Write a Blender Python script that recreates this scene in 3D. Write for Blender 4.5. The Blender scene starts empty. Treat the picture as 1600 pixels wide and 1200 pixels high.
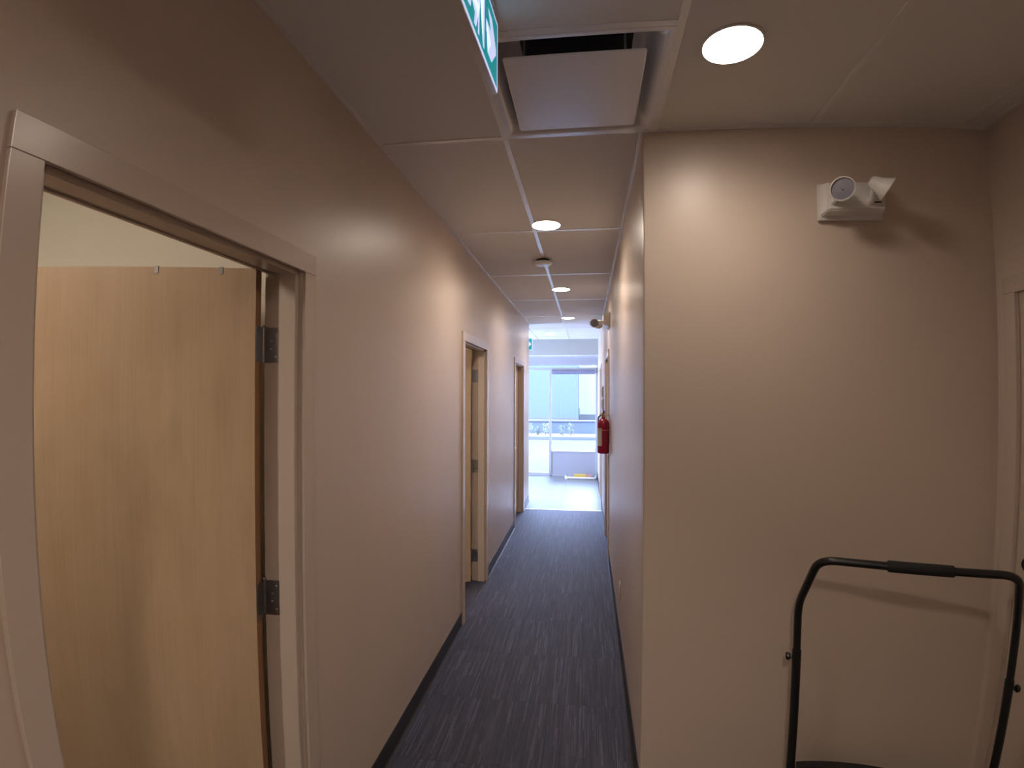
import bpy, bmesh, math, random
from mathutils import Vector, Matrix

random.seed(7)
scene = bpy.context.scene
COL = scene.collection
R = math.radians
PI = math.pi

# ------------------------------------------------------------------ camera
EYE = 1.6634                       # lens height above the carpet
cam_data = bpy.data.cameras.new('camera')
cam = bpy.data.objects.new('camera', cam_data)
COL.objects.link(cam)
scene.camera = cam
YAW, PITCH, ROLL = 0.120111, 0.006476, -0.002231
cam.matrix_world = (Matrix.Translation((0, 0, EYE)) @ Matrix.Rotation(YAW, 4, 'Z') @ Matrix.Rotation(PITCH, 4, 'X')
                    @ Matrix.Rotation(ROLL, 4, 'Y') @ Matrix.Rotation(PI / 2, 4, 'X'))
# wide phone lens with barrel distortion: angle as a polynomial of the image radius
cam_data.type = 'PANO'
lens = cam_data if hasattr(cam_data, 'panorama_type') else cam_data.cycles
lens.panorama_type = 'FISHEYE_LENS_POLYNOMIAL'
lens.fisheye_fov = PI
cam_data.sensor_fit = 'HORIZONTAL'
cam_data.sensor_width = 36.0
cam_data.sensor_height = 27.0
MMPX = 36.0 / 1600.0
lens.fisheye_polynomial_k0 = 0.0
lens.fisheye_polynomial_k1 = -0.0012758079 / MMPX
lens.fisheye_polynomial_k2 = 0.0037817320e-6 / MMPX ** 2
lens.fisheye_polynomial_k3 = 7.062084587e-10 / MMPX ** 3
lens.fisheye_polynomial_k4 = -0.4315335e-12 / MMPX ** 4
cam_data.shift_x = -21.593 / 1600.0
cam_data.shift_y = 11.774 / 1600.0
cam_data.clip_start = 0.02
cam_data.clip_end = 200

# ------------------------------------------------------------------ world, exposure
world = bpy.data.worlds.new('sky')
scene.world = world
world.use_nodes = True
bg = world.node_tree.nodes['Background']
bg.inputs['Color'].default_value = (0.50, 0.60, 1.0, 1)
bg.inputs['Strength'].default_value = 33.0
LAMP_L = 26.0                       # radiance of a downlight lens
LAMP_W = 60.0                       # power of the lamp behind it
LAMP_C = (1.0, 0.84, 0.70)
scene.view_settings.view_transform = 'Standard'
scene.view_settings.look = 'None'
scene.view_settings.exposure = 0.14
scene.view_settings.gamma = 1.0
scene.view_settings.use_curve_mapping = False

# ------------------------------------------------------------------ dimensions
AL, BR, DA, CR, ZC = -0.880, 0.228, 2.043, 1.598, 2.720   # hall left / right, alcove wall, entry right wall, ceiling
Y0 = -1.75                          # wall behind the camera
YW = 10.10                          # shop-front glazing
YT = 7.14                           # carpet ends, lobby tile begins
YL = 7.68                           # left wall ends
WT = 0.115                          # wall thickness

# ------------------------------------------------------------------ helpers: objects
def link(o, parent=None):
    COL.objects.link(o)
    if parent is not None:
        o.parent = parent
    return o

def tag(o, label=None, cat=None, group=None, kind=None):
    if label: o['label'] = label
    if cat: o['category'] = cat
    if group: o['group'] = group
    if kind: o['kind'] = kind
    return o

def empty(name, loc=(0, 0, 0), rz=0.0, parent=None):
    o = bpy.data.objects.new(name, None)
    o.empty_display_size = 0.05
    o.location = loc
    o.rotation_euler = (0, 0, rz)
    return link(o, parent)

def build(name, bm, mat, parent=None, smooth=None):
    me = bpy.data.meshes.new(name)
    bmesh.ops.recalc_face_normals(bm, faces=bm.faces)
    bm.to_mesh(me)
    bm.free()
    if mat is not None:
        for m in (mat if isinstance(mat, (list, tuple)) else [mat]):
            me.materials.append(m)
    if smooth is not None:
        me.polygons.foreach_set('use_smooth', [True] * len(me.polygons))
        try:
            me.set_sharp_from_angle(angle=R(smooth))
        except Exception:
            pass
    return link(bpy.data.objects.new(name, me), parent)

def copy_tree(o, parent=None):
    c = o.copy()
    COL.objects.link(c)
    c.parent = parent
    for ch in list(o.children):
        copy_tree(ch, c)
    return c

# ------------------------------------------------------------------ helpers: shapes
def box(bm, x0, x1, y0, y1, z0, z1, bevel=0.0, seg=1, M=None):
    r = bmesh.ops.create_cube(bm, size=1.0)
    vs = r['verts']
    T = Matrix.Translation(((x0 + x1) / 2, (y0 + y1) / 2, (z0 + z1) / 2)) @ Matrix.Diagonal((abs(x1 - x0), abs(y1 - y0), abs(z1 - z0), 1))
    bmesh.ops.transform(bm, matrix=T, verts=vs)
    if bevel > 0:
        es = list({e for v in vs for e in v.link_edges})
        g = bmesh.ops.bevel(bm, geom=es, offset=bevel, segments=seg, profile=0.5, affect='EDGES', clamp_overlap=True)
        vs = list({v for f in g['faces'] for v in f.verts} | {v for v in vs if v.is_valid})
    if M is not None:
        bmesh.ops.transform(bm, matrix=M, verts=[v for v in vs if v.is_valid])
    return bm

def B(x0, x1, y0, y1, z0, z1, bevel=0.0, seg=1, M=None):
    return box(bmesh.new(), x0, x1, y0, y1, z0, z1, bevel, seg, M)

def frame_to(d, up=Vector((0, 0, 1))):
    z = Vector(d).normalized()
    if abs(z.dot(up)) > 0.98:
        up = Vector((0, 1, 0))
    x = up.cross(z).normalized()
    y = z.cross(x)
    return Matrix((x, y, z)).transposed().to_4x4()

def tube(bm, pts, r, n=12, cap=True, radii=None):
    pts = [Vector(p) for p in pts]
    rings = []
    up = None
    for i, p in enumerate(pts):
        if i == 0: t = pts[1] - p
        elif i == len(pts) - 1: t = p - pts[i - 1]
        else: t = (pts[i + 1] - p).normalized() + (p - pts[i - 1]).normalized()
        t.normalize()
        if up is None:
            up = Vector((0, 0, 1)) if abs(t.z) < 0.9 else Vector((0, 1, 0))
        side = t.cross(up).normalized()
        up = side.cross(t).normalized()
        rr = radii[i] if radii else r
        rings.append([bm.verts.new(p + (math.cos(2 * PI * k / n) * side + math.sin(2 * PI * k / n) * up) * rr) for k in range(n)])
    for a, b in zip(rings[:-1], rings[1:]):
        for k in range(n):
            bm.faces.new((a[k], a[(k + 1) % n], b[(k + 1) % n], b[k]))
    if cap:
        bm.faces.new(rings[0][::-1])
        bm.faces.new(rings[-1])
    return bm

def lathe(bm, prof, n=32, M=None, cap0=True, cap1=True):
    """prof: list of (radius, height) turned about z"""
    rings = []
    for r, h in prof:
        rings.append([bm.verts.new((r * math.cos(2 * PI * k / n), r * math.sin(2 * PI * k / n), h)) for k in range(n)])
    for a, b in zip(rings[:-1], rings[1:]):
        for k in range(n):
            bm.faces.new((a[k], a[(k + 1) % n], b[(k + 1) % n], b[k]))
    if cap0: bm.faces.new(rings[0][::-1])
    if cap1: bm.faces.new(rings[-1])
    if M is not None:
        bmesh.ops.transform(bm, matrix=M, verts=[v for rg in rings for v in rg])
    return bm

def prism(bm, poly, z0, z1, M=None):
    a = [bm.verts.new((x, y, z0)) for x, y in poly]
    b = [bm.verts.new((x, y, z1)) for x, y in poly]
    n = len(poly)
    for k in range(n):
        bm.faces.new((a[k], a[(k + 1) % n], b[(k + 1) % n], b[k]))
    bm.faces.new(a[::-1])
    bm.faces.new(b)
    if M is not None:
        bmesh.ops.transform(bm, matrix=M, verts=a + b)
    return bm

def arc(cx, cy, r, a0, a1, n=8):
    return [(cx + r * math.cos(R(a0 + (a1 - a0) * k / n)), cy + r * math.sin(R(a0 + (a1 - a0) * k / n))) for k in range(n + 1)]

def rrect(w, h, r, n=5):
    return (arc(w / 2 - r, -h / 2 + r, r, -90, 0, n) + arc(w / 2 - r, h / 2 - r, r, 0, 90, n)
            + arc(-w / 2 + r, h / 2 - r, r, 90, 180, n) + arc(-w / 2 + r, -h / 2 + r, r, 180, 270, n))

# ------------------------------------------------------------------ materials
def mat(name, color, rough=0.5, metal=0.0, spec=0.5, coat=0.0):
    m = bpy.data.materials.new(name)
    m.use_nodes = True
    p = m.node_tree.nodes['Principled BSDF']
    p.inputs['Base Color'].default_value = (*color, 1)
    p.inputs['Roughness'].default_value = rough
    p.inputs['Metallic'].default_value = metal
    p.inputs['Specular IOR Level'].default_value = spec
    p.inputs['Coat Weight'].default_value = coat
    return m

def N(m, t, **kw):
    n = m.node_tree.nodes.new(t)
    for k, v in kw.items():
        setattr(n, k, v)
    return n

def L(m, a, b):
    m.node_tree.links.new(a, b)

def P(m):
    return m.node_tree.nodes['Principled BSDF']

def coords(m, scale=(1, 1, 1), out='Object'):
    tc = N(m, 'ShaderNodeTexCoord')
    mp = N(m, 'ShaderNodeMapping')
    mp.inputs['Scale'].default_value = scale
    L(m, tc.outputs[out], mp.inputs['Vector'])
    return mp.outputs['Vector']

def noise(m, vec, scale, detail=3, rough=0.5):
    n = N(m, 'ShaderNodeTexNoise')
    n.inputs['Scale'].default_value = scale
    n.inputs['Detail'].default_value = detail
    n.inputs['Roughness'].default_value = rough
    L(m, vec, n.inputs['Vector'])
    return n

def ramp(m, fac, stops):
    r = N(m, 'ShaderNodeValToRGB')
    e = r.color_ramp.elements
    while len(e) < len(stops):
        e.new(0.5)
    for k, (p, c) in enumerate(stops):
        e[k].position = p
        e[k].color = (*c, 1)
    L(m, fac, r.inputs['Fac'])
    return r

def bump(m, height, strength, dist=0.001):
    b = N(m, 'ShaderNodeBump')
    b.inputs['Strength'].default_value = strength
    b.inputs['Distance'].default_value = dist
    L(m, height, b.inputs['Height'])
    L(m, b.outputs['Normal'], P(m).inputs['Normal'])

def paint(name, c, rough=0.42, bumpy=0.25):
    m = mat(name, c, rough)
    v = coords(m)
    n = noise(m, v, 260, 2)
    bump(m, n.outputs['Fac'], bumpy, 0.0006)
    n2 = noise(m, v, 1.3, 3)
    r = ramp(m, n2.outputs['Fac'], [(0.3, tuple(x * 0.965 for x in c)), (0.7, tuple(min(1, x * 1.03) for x in c))])
    L(m, r.outputs['Color'], P(m).inputs['Base Color'])
    return m

M_WALL = paint('taupe_wall_paint', (0.585, 0.485, 0.41), 0.37)
M_TRIM = paint('taupe_trim_paint', (0.57, 0.475, 0.405), 0.26, 0.05)
M_CREAM = paint('cream_room_paint', (0.70, 0.66, 0.55), 0.5)
M_GREYBULK = paint('grey_green_bulkhead_paint', (0.40, 0.40, 0.37), 0.5)
M_OUTER = mat('building_shell', (0.25, 0.25, 0.25), 0.8)

def wood(name):
    m = mat(name, (0.6, 0.42, 0.25), 0.38)
    oi = N(m, 'ShaderNodeObjectInfo')
    tc = N(m, 'ShaderNodeTexCoord')
    add = N(m, 'ShaderNodeVectorMath', operation='ADD')
    L(m, tc.outputs['Object'], add.inputs[0]); L(m, oi.outputs['Random'], add.inputs[1])
    mp = N(m, 'ShaderNodeMapping'); mp.inputs['Scale'].default_value = (9, 9, 0.9)
    L(m, add.outputs[0], mp.inputs['Vector'])
    n1 = noise(m, mp.outputs['Vector'], 1.6, 5, 0.6)
    mp2 = N(m, 'ShaderNodeMapping'); mp2.inputs['Scale'].default_value = (3.2, 3.2, 1.3)
    L(m, add.outputs[0], mp2.inputs['Vector'])
    n2 = noise(m, mp2.outputs['Vector'], 1.5, 3, 0.55)
    n2.inputs['Distortion'].default_value = 0.8
    mp3 = N(m, 'ShaderNodeMapping'); mp3.inputs['Scale'].default_value = (160, 160, 3)
    L(m, add.outputs[0], mp3.inputs['Vector'])
    n3 = noise(m, mp3.outputs['Vector'], 1.0, 2)
    r1 = ramp(m, n1.outputs['Fac'], [(0.25, (0.525, 0.375, 0.245)), (0.55, (0.56, 0.41, 0.27)), (0.8, (0.58, 0.43, 0.29))])
    r2 = ramp(m, n2.outputs['Fac'], [(0.3, (0.86, 0.84, 0.82)), (0.55, (1, 1, 1)), (0.75, (0.97, 0.94, 0.90))])
    r3 = ramp(m, n3.outputs['Fac'], [(0.3, (0.95, 0.94, 0.93)), (0.6, (1, 1, 1))])
    a = N(m, 'ShaderNodeMix', data_type='RGBA', blend_type='MULTIPLY'); a.inputs[0].default_value = 1
    L(m, r1.outputs['Color'], a.inputs[6]); L(m, r2.outputs['Color'], a.inputs[7])
    b = N(m, 'ShaderNodeMix', data_type='RGBA', blend_type='MULTIPLY'); b.inputs[0].default_value = 1
    L(m, a.outputs[2], b.inputs[6]); L(m, r3.outputs['Color'], b.inputs[7])
    L(m, b.outputs[2], P(m).inputs['Base Color'])
    return m

M_MAPLE = wood('maple_veneer')
M_MAPLE_EDGE = mat('maple_edge_band', (0.33, 0.17, 0.085), 0.5)

def carpet():
    m = mat('streaked_carpet_tile', (0.05, 0.05, 0.06), 0.58, spec=0.45)
    oi = N(m, 'ShaderNodeObjectInfo')
    tc = N(m, 'ShaderNodeTexCoord')
    sc = N(m, 'ShaderNodeMath', operation='MULTIPLY'); sc.inputs[1].default_value = 37.0
    L(m, oi.outputs['Random'], sc.inputs[0])
    add = N(m, 'ShaderNodeVectorMath', operation='ADD')
    L(m, tc.outputs['Object'], add.inputs[0]); L(m, sc.outputs[0], add.inputs[1])
    def streak(sx, sy):
        mp = N(m, 'ShaderNodeMapping'); mp.inputs['Scale'].default_value = (sx, sy, 1)
        L(m, add.outputs[0], mp.inputs['Vector'])
        v = N(m, 'ShaderNodeTexWhiteNoise')
        # cells: floor of the scaled coordinates, every column shifted along the pile
        fx = N(m, 'ShaderNodeSeparateXYZ'); L(m, mp.outputs['Vector'], fx.inputs[0])
        flx = N(m, 'ShaderNodeMath', operation='FLOOR'); L(m, fx.outputs['X'], flx.inputs[0])
        wn = N(m, 'ShaderNodeTexWhiteNoise', noise_dimensions='1D'); L(m, flx.outputs[0], wn.inputs['W'])
        sh = N(m, 'ShaderNodeMath', operation='ADD'); L(m, fx.outputs['Y'], sh.inputs[0]); L(m, wn.outputs['Value'], sh.inputs[1])
        fly = N(m, 'ShaderNodeMath', operation='FLOOR'); L(m, sh.outputs[0], fly.inputs[0])
        cb = N(m, 'ShaderNodeCombineXYZ'); L(m, flx.outputs[0], cb.inputs['X']); L(m, fly.outputs[0], cb.inputs['Y'])
        v.noise_dimensions = '2D'
        L(m, cb.outputs[0], v.inputs['Vector'])
        return v.outputs['Value']
    a = streak(95, 3.4)
    b = streak(230, 4.6)
    mx = N(m, 'ShaderNodeMath', operation='MULTIPLY_ADD'); mx.inputs[1].default_value = 0.55
    L(m, b, mx.inputs[0])
    hf = N(m, 'ShaderNodeMath', operation='MULTIPLY'); hf.inputs[1].default_value = 0.45
    L(m, a, hf.inputs[0]); L(m, hf.outputs[0], mx.inputs[2])
    r = ramp(m, mx.outputs[0], [(0.15, (0.009, 0.008, 0.015)), (0.5, (0.024, 0.024, 0.044)), (0.78, (0.048, 0.048, 0.082)), (0.95, (0.098, 0.098, 0.150))])
    L(m, r.outputs['Color'], P(m).inputs['Base Color'])
    n = noise(m, tc.outputs['Object'], 700, 2)
    bump(m, n.outputs['Fac'], 0.6, 0.002)
    P(m).inputs['Sheen Weight'].default_value = 0.5
    P(m).inputs['Sheen Roughness'].default_value = 0.32
    P(m).inputs['Sheen Tint'].default_value = (0.62, 0.66, 1.0, 1)
    return m

M_CARPET = carpet()
M_VINYL = mat('black_vinyl_base', (0.028, 0.026, 0.030), 0.33)
M_SLAB = mat('concrete_subfloor', (0.12, 0.12, 0.12), 0.9)

def tile_mat():
    m = mat('pale_porcelain_tile', (0.62, 0.64, 0.66), 0.32)
    n = noise(m, coords(m), 3.0, 4)
    r = ramp(m, n.outputs['Fac'], [(0.3, (0.185, 0.20, 0.21)), (0.7, (0.215, 0.23, 0.24))])
    L(m, r.outputs['Color'], P(m).inputs['Base Color'])
    return m
M_TILE = tile_mat()
M_GROUT = mat('tile_grout', (0.15, 0.16, 0.165), 0.9)
M_ALU = mat('brushed_aluminium', (0.78, 0.78, 0.80), 0.28, 1.0)

def ceil_mat():
    m = mat('mineral_fibre_tile', (0.62, 0.60, 0.575), 0.85, spec=0.2)
    v = coords(m)
    n = noise(m, v, 420, 3, 0.7)
    bump(m, n.outputs['Fac'], 0.35, 0.0012)
    r = ramp(m, n.outputs['Fac'], [(0.35, (0.70, 0.68, 0.66)), (0.6, (0.77, 0.75, 0.73))])
    L(m, r.outputs['Color'], P(m).inputs['Base Color'])
    return m
M_CTILE = ceil_mat()
M_TBAR = mat('white_enamel_tee', (0.80, 0.79, 0.78), 0.20, spec=1.0)
M_WHITE = mat('white_plastic', (0.72, 0.70, 0.68), 0.38)
M_ENAMEL = mat('white_enamel_metal', (0.80, 0.79, 0.81), 0.24, spec=0.9)
M_DARK = mat('dark_void', (0.012, 0.012, 0.014), 0.8)
M_BLACKTUBE = mat('black_powder_coat', (0.012, 0.012, 0.013), 0.30)
M_FOAM = mat('black_foam_grip', (0.010, 0.010, 0.010), 0.85)
M_RUBBER = mat('grey_rubber', (0.06, 0.06, 0.06), 0.7)
M_STEEL = mat('satin_steel', (0.36, 0.35, 0.36), 0.36, 1.0)
M_CHROME = mat('satin_chrome', (0.72, 0.71, 0.70), 0.18, 1.0)
M_RED = mat('red_gloss_enamel', (0.27, 0.005, 0.028), 0.25)
M_LABEL = mat('grey_label', (0.46, 0.45, 0.42), 0.5)
M_BRASS = mat('brass', (0.55, 0.42, 0.18), 0.3, 1.0)
M_SOCKET = mat('ivory_plastic', (0.58, 0.53, 0.46), 0.4)
M_LENSGLASS = mat('clear_lamp_lens', (0.30, 0.30, 0.36), 0.08, spec=0.8)
M_FRAMEW = mat('white_window_frame', (0.42, 0.43, 0.46), 0.35)
M_BLINDBAR = mat('violet_grey_blind', (0.20, 0.20, 0.30), 0.6)
M_SPANDREL = mat('grey_window_panel', (0.36, 0.37, 0.42), 0.45)
M_YELLOW = mat('yellow_strip', (0.75, 0.55, 0.12), 0.5)
M_PINK = mat('pink_strip', (0.62, 0.33, 0.30), 0.5)
M_BROWN = mat('brown_paper', (0.20, 0.15, 0.14), 0.6)
M_PAPER = mat('white_paper', (0.72, 0.72, 0.72), 0.6)
M_VIOLETP = mat('violet_paper', (0.24, 0.20, 0.36), 0.6)

def emit(name, c, s):
    m = bpy.data.materials.new(name)
    m.use_nodes = True
    nt = m.node_tree
    nt.nodes.clear()
    e = nt.nodes.new('ShaderNodeEmission')
    e.inputs['Color'].default_value = (*c, 1)
    e.inputs['Strength'].default_value = s
    o = nt.nodes.new('ShaderNodeOutputMaterial')
    nt.links.new(e.outputs[0], o.inputs[0])
    return m
M_LAMP = emit('led_lens', LAMP_C, LAMP_L)
def backlit(name, c, s):
    m = mat(name, c, 0.4)
    P(m).inputs['Emission Color'].default_value = (*c, 1)
    P(m).inputs['Emission Strength'].default_value = s
    return m
M_EXITG = backlit('exit_green', (0.004, 0.26, 0.28), 0.75)
M_EXITW = backlit('exit_white', (0.62, 0.68, 1.0), 0.75)

def glass():
    m = bpy.data.materials.new('clear_glass')
    m.use_nodes = True
    nt = m.node_tree
    nt.nodes.clear()
    t = nt.nodes.new('ShaderNodeBsdfTransparent')
    t.inputs['Color'].default_value = (0.93, 0.98, 0.98, 1)
    g = nt.nodes.new('ShaderNodeBsdfGlossy')
    g.inputs['Roughness'].default_value = 0.02
    f = nt.nodes.new('ShaderNodeFresnel'); f.inputs['IOR'].default_value = 1.45
    mx = nt.nodes.new('ShaderNodeMixShader')
    o = nt.nodes.new('ShaderNodeOutputMaterial')
    nt.links.new(f.outputs[0], mx.inputs[0]); nt.links.new(t.outputs[0], mx.inputs[1]); nt.links.new(g.outputs[0], mx.inputs[2])
    nt.links.new(mx.outputs[0], o.inputs[0])
    return m
M_GLASS = glass()

def struct(name, bm, m, label, cat, smooth=None, parent=None):
    o = build(name, bm, m, parent, smooth)
    if parent is None:
        tag(o, label, cat, kind='structure')
    return o

# ------------------------------------------------------------------ walls
DW, DH = 0.802, 2.045               # clear door opening
# doors: (hinge jamb y, direction of the opening along y)
LEFT_DOORS = [(1.453, -1), (4.352, -1), (6.960, -1)]         # hinge jamb is the far one
RIGHT_DOORS = [(5.143, 1), (7.530, 1)]                       # hinge jamb is the near one

def wall_along_y(x0, x1, y0, y1, openings):
    bm = bmesh.new()
    ys = sorted([(min(a, a + s * DW), max(a, a + s * DW)) for a, s in openings])
    cur = y0
    for a, b in ys:
        box(bm, x0, x1, cur, a - 0.02, 0, 2.85)
        box(bm, x0, x1, a - 0.02, b + 0.02, DH + 0.02, 2.85)
        cur = b + 0.02
    box(bm, x0, x1, cur, y1, 0, 2.85)
    return bm

struct('wall_left', wall_along_y(AL - WT, AL, Y0, YL, LEFT_DOORS), M_WALL, 'long taupe hallway wall on the left with three doorways', 'wall')
struct('wall_right', wall_along_y(BR, BR + WT, DA + WT, YW + 0.1, RIGHT_DOORS), M_WALL, 'taupe hallway wall on the right carrying the fire extinguisher', 'wall')
# alcove wall with a rounded corner bead where it turns into the hall
poly = [(CR + WT, DA), (CR + WT, DA + WT), (BR, DA + WT)] + arc(BR + 0.006, DA + 0.006, 0.006, 180, 270, 5)
bm = bmesh.new(); prism(bm, poly, 0, 2.85)
struct('wall_alcove', bm, M_WALL, 'taupe alcove wall behind the black cart with the emergency light', 'wall', smooth=40)
struct('wall_entry_right', wall_along_y(CR, CR + WT, Y0, DA, [(1.131, 1)]), M_WALL, 'taupe wall at the right edge with a door and chrome lever', 'wall')
struct('wall_behind', B(AL - WT, CR + WT, Y0 - WT, Y0, 0, 2.85), M_WALL, 'taupe wall closing the entry behind the viewpoint', 'wall')
# rooms behind the left wall
bm = bmesh.new()
box(bm, -3.6, AL - WT, 1.575, 1.675, 0, 2.85)
struct('wall_room_near', bm, M_CREAM, 'cream room wall seen above the open maple door in front', 'wall')
bm = bmesh.new()
box(bm, -3.6, AL - WT, 4.475, 4.575, 0, 2.85)
struct('wall_room_middle', bm, M_CREAM, 'cream room wall behind the second open door on the left', 'wall')
bm = bmesh.new()
box(bm, -3.6, AL - WT, YL - 0.12, YL, 0, 2.85)
struct('wall_lobby_return', bm, M_WALL, 'taupe wall end where the hallway opens to the lobby', 'wall')
bm = bmesh.new()
box(bm, -3.72, -3.6, Y0 - WT, YL, 0, 2.85)
box(bm, -3.72, -3.6, YL, YW + 0.1, 2.42, 2.85)
box(bm, -3.72, -3.6, YL, YW + 0.1, -0.1, 0.12)
struct('wall_outer_left', bm, M_CREAM, 'cream far wall of the rooms left of the hallway', 'wall')
bm = bmesh.new()
box(bm, -3.6, AL - WT, Y0 - WT, Y0, 0, 2.85)
struct('wall_room_back', bm, M_CREAM, 'cream back wall inside the nearest room on the left', 'wall')
bm = bmesh.new()
box(bm, CR + WT, CR + WT + 0.1, Y0 - WT, YW + 0.1, -0.1, 2.85)
box(bm, BR + WT, CR + WT, YW, YW + 0.1, -0.1, 2.85)
struct('wall_outer_right', bm, M_OUTER, 'outer grey shell wall behind the right hand rooms', 'wall')
struct('roof', B(-3.72, CR + WT + 0.1, Y0 - WT, YW + 0.1, 2.85, 3.0), M_OUTER, 'flat slab above the suspended ceiling', 'roof')

# ------------------------------------------------------------------ floors
floor = struct('floor', B(-3.72, CR + WT, Y0 - WT, YT, -0.10, -0.006), M_SLAB, 'dark streaked carpet tile floor of the hallway', 'floor')
g = 0.0001
tile_mesh = {}
def carpet_piece(x0, x1, y0, y1):
    key = (round(x1 - x0, 3), round(y1 - y0, 3))
    if key not in tile_mesh:
        w, d = key
        bm = B(-w / 2 + g, w / 2 - g, -d / 2 + g, d / 2 - g, -0.0058, 0, 0.0004)
        me = bpy.data.meshes.new('carpet_tile'); bm.to_mesh(me); bm.free()
        me.materials.append(M_CARPET)
        tile_mesh[key] = me
    o = bpy.data.objects.new('carpet_tile', tile_mesh[key])
    o.location = ((x0 + x1) / 2, (y0 + y1) / 2, 0)
    link(o, floor)

def cuts(a, b, start, step):
    out = [a]
    k = math.ceil((a - start) / step + 1e-6)
    while start + k * step < b - 1e-4:
        if start + k * step - out[-1] > 0.02:
            out.append(start + k * step)
        k += 1
    out.append(b)
    return out

def lay(x0, x1, y0, y1):
    for xa, xb in zip(*(lambda c: (c[:-1], c[1:]))(cuts(x0, x1, -0.62, 0.5))):
        for ya, yb in zip(*(lambda c: (c[:-1], c[1:]))(cuts(y0, y1, 0.15, 0.5))):
            carpet_piece(xa, xb, ya, yb)
lay(AL, CR, Y0, DA)
lay(AL, BR, DA, YT - 0.012)
for yj, s in LEFT_DOORS:                       # thresholds of the left doorways
    lay(AL - WT, AL, yj - DW, yj)
for yj, s in RIGHT_DOORS[:1]:
    lay(BR, BR + WT, yj, yj + DW)
lay(-2.62, AL - WT, 0.15, 1.575)
lay(-2.12, AL - WT, 3.15, 4.475)

lobby = struct('floor_lobby', B(-3.72, CR + WT, YT, YW + 0.1, -0.10, -0.003), M_GROUT, 'pale tiled lobby floor by the shop window', 'floor')
def tile_row():
    w = 0.598
    bm = B(-w / 2, w / 2, -w / 2, w / 2, -0.003, 0.0, 0.0008)
    me = bpy.data.meshes.new('floor_tile'); bm.to_mesh(me); bm.free(); me.materials.append(M_TILE)
    for i in range(7):
        for j in range(5):
            x = BR - 0.3 - 0.6 * i; y = YT + 0.3 + 0.6 * j
            if y + .3 > YW + .06: continue
            o = bpy.data.objects.new('floor_tile', me); o.location = (x, y, 0); link(o, lobby)
tile_row()
tag(build('trim_1', B(AL - 0.3, BR, YT - 0.012, YT + 0.016, -0.002, 0.004, 0.0015), M_ALU),
    'bright metal strip between the dark carpet and pale lobby tiles', 'trim', kind='structure')

# ------------------------------------------------------------------ vinyl cove base
def cove(bm, p0, p1, nrm):
    p0 = Vector((*p0, 0)); p1 = Vector((*p1, 0)); n = Vector((*nrm, 0))
    prof = [(0, 0.098), (0.0025, 0.098), (0.0038, 0.0965), (0.0038, 0.022), (0.0052, 0.013), (0.0085, 0.0068), (0.0135, 0.0035), (0.0155, 0.0020), (0.0155, 0.0), (0, 0)]
    a = [bm.verts.new(p0 + n * d + Vector((0, 0, z))) for d, z in prof]
    b = [bm.verts.new(p1 + n * d + Vector((0, 0, z))) for d, z in prof]
    k = len(prof)
    for i in range(k):
        bm.faces.new((a[i], a[(i + 1) % k], b[(i + 1) % k], b[i]))
    bm.faces.new(a[::-1]); bm.faces.new(b)
CS = 0.070
def runs(doors, y0, y1):
    ys = sorted([(min(a, a + s * DW) - CS, max(a, a + s * DW) + CS) for a, s in doors])
    cur = y0; out = []
    for a, b in ys:
        if a > cur: out.append((cur, a))
        cur = b
    if y1 > cur: out.append((cur, y1))
    return out
bm = bmesh.new()
for a, b in runs(LEFT_DOORS, Y0, YL): cove(bm, (AL, a), (AL, b), (1, 0))
struct('baseboard_left', bm, M_VINYL, 'black vinyl base along the left hallway wall', 'baseboard', smooth=35)
bm = bmesh.new()
for a, b in runs(RIGHT_DOORS, DA, YW): cove(bm, (BR, a), (BR, b), (-1, 0))
struct('baseboard_right', bm, M_VINYL, 'black vinyl base along the right hallway wall', 'baseboard', smooth=35)
bm = bmesh.new()
cove(bm, (BR + 0.004, DA), (CR, DA), (0, -1))
for a, b in runs([(1.131, 1)], Y0, DA): cove(bm, (CR, a), (CR, b), (-1, 0))
struct('baseboard_alcove', bm, M_VINYL, 'black vinyl base around the alcove behind the cart', 'baseboard', smooth=35)

# ------------------------------------------------------------------ suspended ceiling
ceiling = struct('ceiling', B(-3.6, CR + WT, Y0, YW, ZC + 0.105, ZC + 0.12), M_OUTER, 'suspended ceiling of beige tiles in a white grid', 'ceiling')
GX = [-0.335 + 0.61 * k for k in range(-6, 4)]
GY = [2.030 + 1.22 * k for k in range(-4, 7)]
TB = 0.012                                   # half width of a tee flange
LIGHTS = [(0.445, 1.53), (-0.252, 3.14), (-0.258, 5.12), (-0.258, 7.09), (-0.654, 8.98), (0.05, -0.70)]
DIM = [0.52, 1.15, 1.1, 1.0, 1.0, 2.3]           # how far each one is dimmed or turned up

def ceiling_tile(x0, x1, y0, y1):
    z0, z1 = ZC + 0.0015, ZC + 0.016
    build('ceiling_tile', B(x0 + 0.002, x1 - 0.002, y0 + 0.002, y1 - 0.002, z0, z1, 0.0015), M_CTILE, ceiling)

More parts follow.
